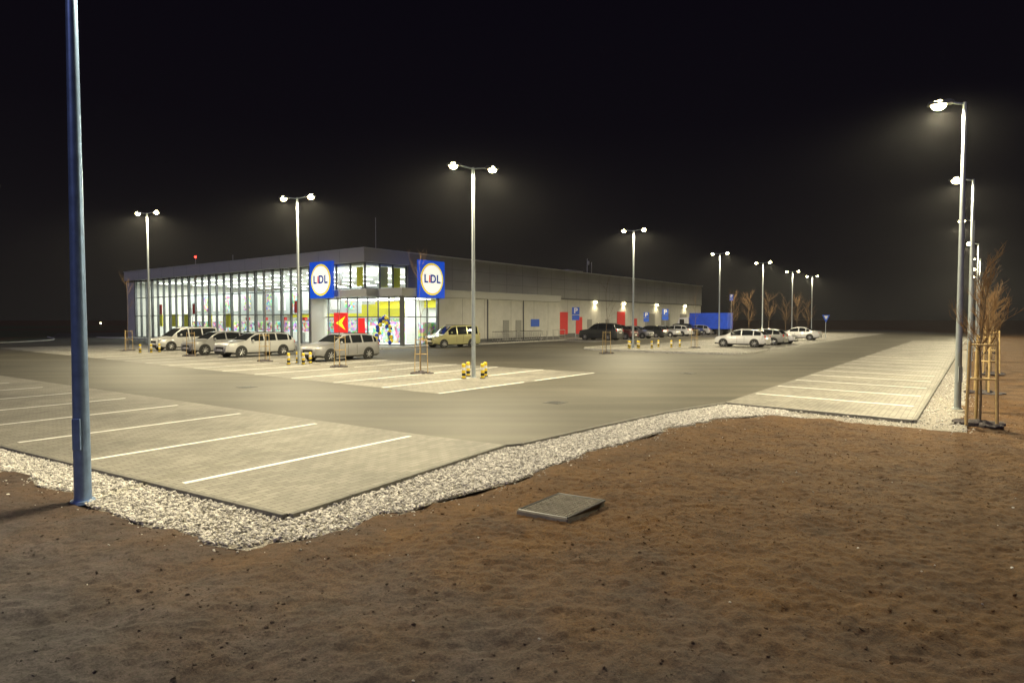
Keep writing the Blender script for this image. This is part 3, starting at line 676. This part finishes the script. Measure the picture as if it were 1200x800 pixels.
# ------------------------------------------------------------ road signs
def psign(x,y,h,kind,s=.65):
    e=empty('traffic_sign',(x,y,0)); b=MB(); b.tube((0,0,0),(0,0,h),.03,.03,8); b.obj('post',[M['galvgrey']],e,smooth=True)
    b=MB()
    if kind=='P': b.box((-s/2,-.05,h-s),(s/2,-.035,h)); b.box((-s/2,-.05,h-s*1.75),(s/2,-.035,h-s*1.08))
    else: b.add([(-s/2,-.05,h),(s/2,-.05,h),(0,-.05,h-s),(-s/2,-.03,h),(s/2,-.03,h),(0,-.03,h-s)],[(0,2,1),(3,4,5),(0,1,4,3),(1,2,5,4),(2,0,3,5)])
    b.obj('plate',[M['signback']],e)
    if kind=='P':
        cu=bpy.data.curves.new('letter','FONT'); cu.body='P'; cu.size=s*1.0; cu.align_x='CENTER'; cu.align_y='CENTER'; cu.extrude=.003; cu.offset=.02
        o=bpy.data.objects.new('letter',cu); scene.collection.objects.link(o); o.parent=e; o.location=(0,-.056,h-s/2); o.rotation_euler=(math.pi/2,0,0); o.data.materials.append(M['bwhite'])
    else:
        b=MB(); q=s*.28; b.add([(-q,-.054,h-.1),(q,-.054,h-.1),(0,-.054,h-.1-q*1.7)],[(0,2,1)]); b.obj('symbol',[M['bwhite']],e)
psign(6.9,69,3.6,'P',.8); psign(19.5,81,3.6,'P',.8); psign(17.3,82,3.2,'P',.7); psign(37,75,2.8,'T',.9); psign(31,90,5.8,'P',.5)
t=empty('delivery_truck',(28.5,93,0),R(143)); b=MB(); b.box((-3.4,-1.2,.9),(2.2,1.2,3.2)); b.obj('tarpaulin_body',[M['bluetarp']],t,bevel=.05)
b=MB(); b.add([(2.35,-1.1,.5),(4.2,-1.1,.5),(4.2,-1.1,1.5),(3.8,-1.1,2.5),(2.35,-1.1,2.6),(2.35,1.1,.5),(4.2,1.1,.5),(4.2,1.1,1.5),(3.8,1.1,2.5),(2.35,1.1,2.6)],[(0,1,2,3,4),(9,8,7,6,5),(0,5,6,1),(1,6,7,2),(2,7,8,3),(3,8,9,4),(4,9,5,0)]); b.obj('cab',[M['bwhite']],t,bevel=.06)
b=MB(); b.add([(4.16,-.95,1.58),(4.16,.95,1.58),(3.84,.95,2.42),(3.84,-.95,2.42)],[(0,1,2,3)]); b.box((3.0,-1.13,1.6),(3.7,-1.101,2.3)); b.box((3.0,1.101,1.6),(3.7,1.13,2.3)); b.obj('cab_glass',[M['carglass']],t,loc=(.02,0,0))
b=MB(); b.box((-3.3,-.5,.55),(3.8,.5,.88))
for wx in(-2.2,3.1):
    for s in(-1,1): b.tube((wx,s*.8,.45),(wx,s*1.12,.45),.45,.45,20)
b.obj('chassis_wheels',[M['rubber']],t)

for x,y,z in((-190,235,7),(-150,232,.9)):
    e=empty('distant_street_lamp',(x,y,0)); b=MB(); b.tube((0,0,0),(0,0,z),.08,.06,6); b.obj('pole',[M['galvgrey']],e)
    b=MB(); b.ellip((0,0,z),(.25,.25,.15),8,6); b.obj('lens',[M['lens']],e)

# ------------------------------------------------------------ thin night mist lying over the car park (homogeneous volume)
mm=bpy.data.materials.new('mist'); mm.use_nodes=True; nt=mm.node_tree; nt.nodes.clear()
vs=nt.nodes.new('ShaderNodeVolumeScatter'); vs.inputs['Density'].default_value=.00026; vs.inputs['Anisotropy'].default_value=.7; vs.inputs['Color'].default_value=(.95,.96,1,1)
o=nt.nodes.new('ShaderNodeOutputMaterial'); nt.links.new(vs.outputs[0],o.inputs['Volume'])
b=MB(); b.box((-60,13,-.5),(85,135,14)); b.obj('mist',[mm])

# ------------------------------------------------------------ world
w=bpy.data.worlds.new('World'); scene.world=w; w.use_nodes=True; nt=w.node_tree; nt.nodes.clear()
sky=nt.nodes.new('ShaderNodeTexSky'); sky.sky_type='NISHITA'; sky.sun_disc=False; sky.sun_elevation=R(2); sky.sun_rotation=R(200)
tc=nt.nodes.new('ShaderNodeTexCoord'); sp=nt.nodes.new('ShaderNodeSeparateXYZ'); nt.links.new(tc.outputs['Generated'],sp.inputs[0])
c=ramp(nt,sp.outputs[2],[(0,(.0100,.0088,.0088)),(.10,(.0068,.0057,.0068)),(.28,(.0038,.0029,.0047)),(.6,(.0022,.0015,.0040))])
b1=nt.nodes.new('ShaderNodeBackground'); nt.links.new(c,b1.inputs[0]); b1.inputs[1].default_value=1
b2=nt.nodes.new('ShaderNodeBackground'); nt.links.new(sky.outputs[0],b2.inputs[0]); b2.inputs[1].default_value=.0002
ad=nt.nodes.new('ShaderNodeAddShader'); nt.links.new(b1.outputs[0],ad.inputs[0]); nt.links.new(b2.outputs[0],ad.inputs[1])
o=nt.nodes.new('ShaderNodeOutputWorld'); nt.links.new(ad.outputs[0],o.inputs[0])
sd=bpy.data.lights.new('moon','SUN'); sd.energy=.6; sd.angle=R(.5); sd.color=(.66,.62,1.0)
s=bpy.data.objects.new('moon',sd); scene.collection.objects.link(s); s.rotation_euler=(R(52),0,R(-25))

cam=bpy.data.cameras.new('camera'); co=bpy.data.objects.new('camera',cam); scene.collection.objects.link(co); scene.camera=co
co.location=(0,0,2.3); co.rotation_euler=(R(88.0),0,0); cam.sensor_width=36; cam.lens=22.35; cam.clip_end=3000
scene.view_settings.view_transform='Standard'; scene.view_settings.look='None'; scene.view_settings.exposure=0
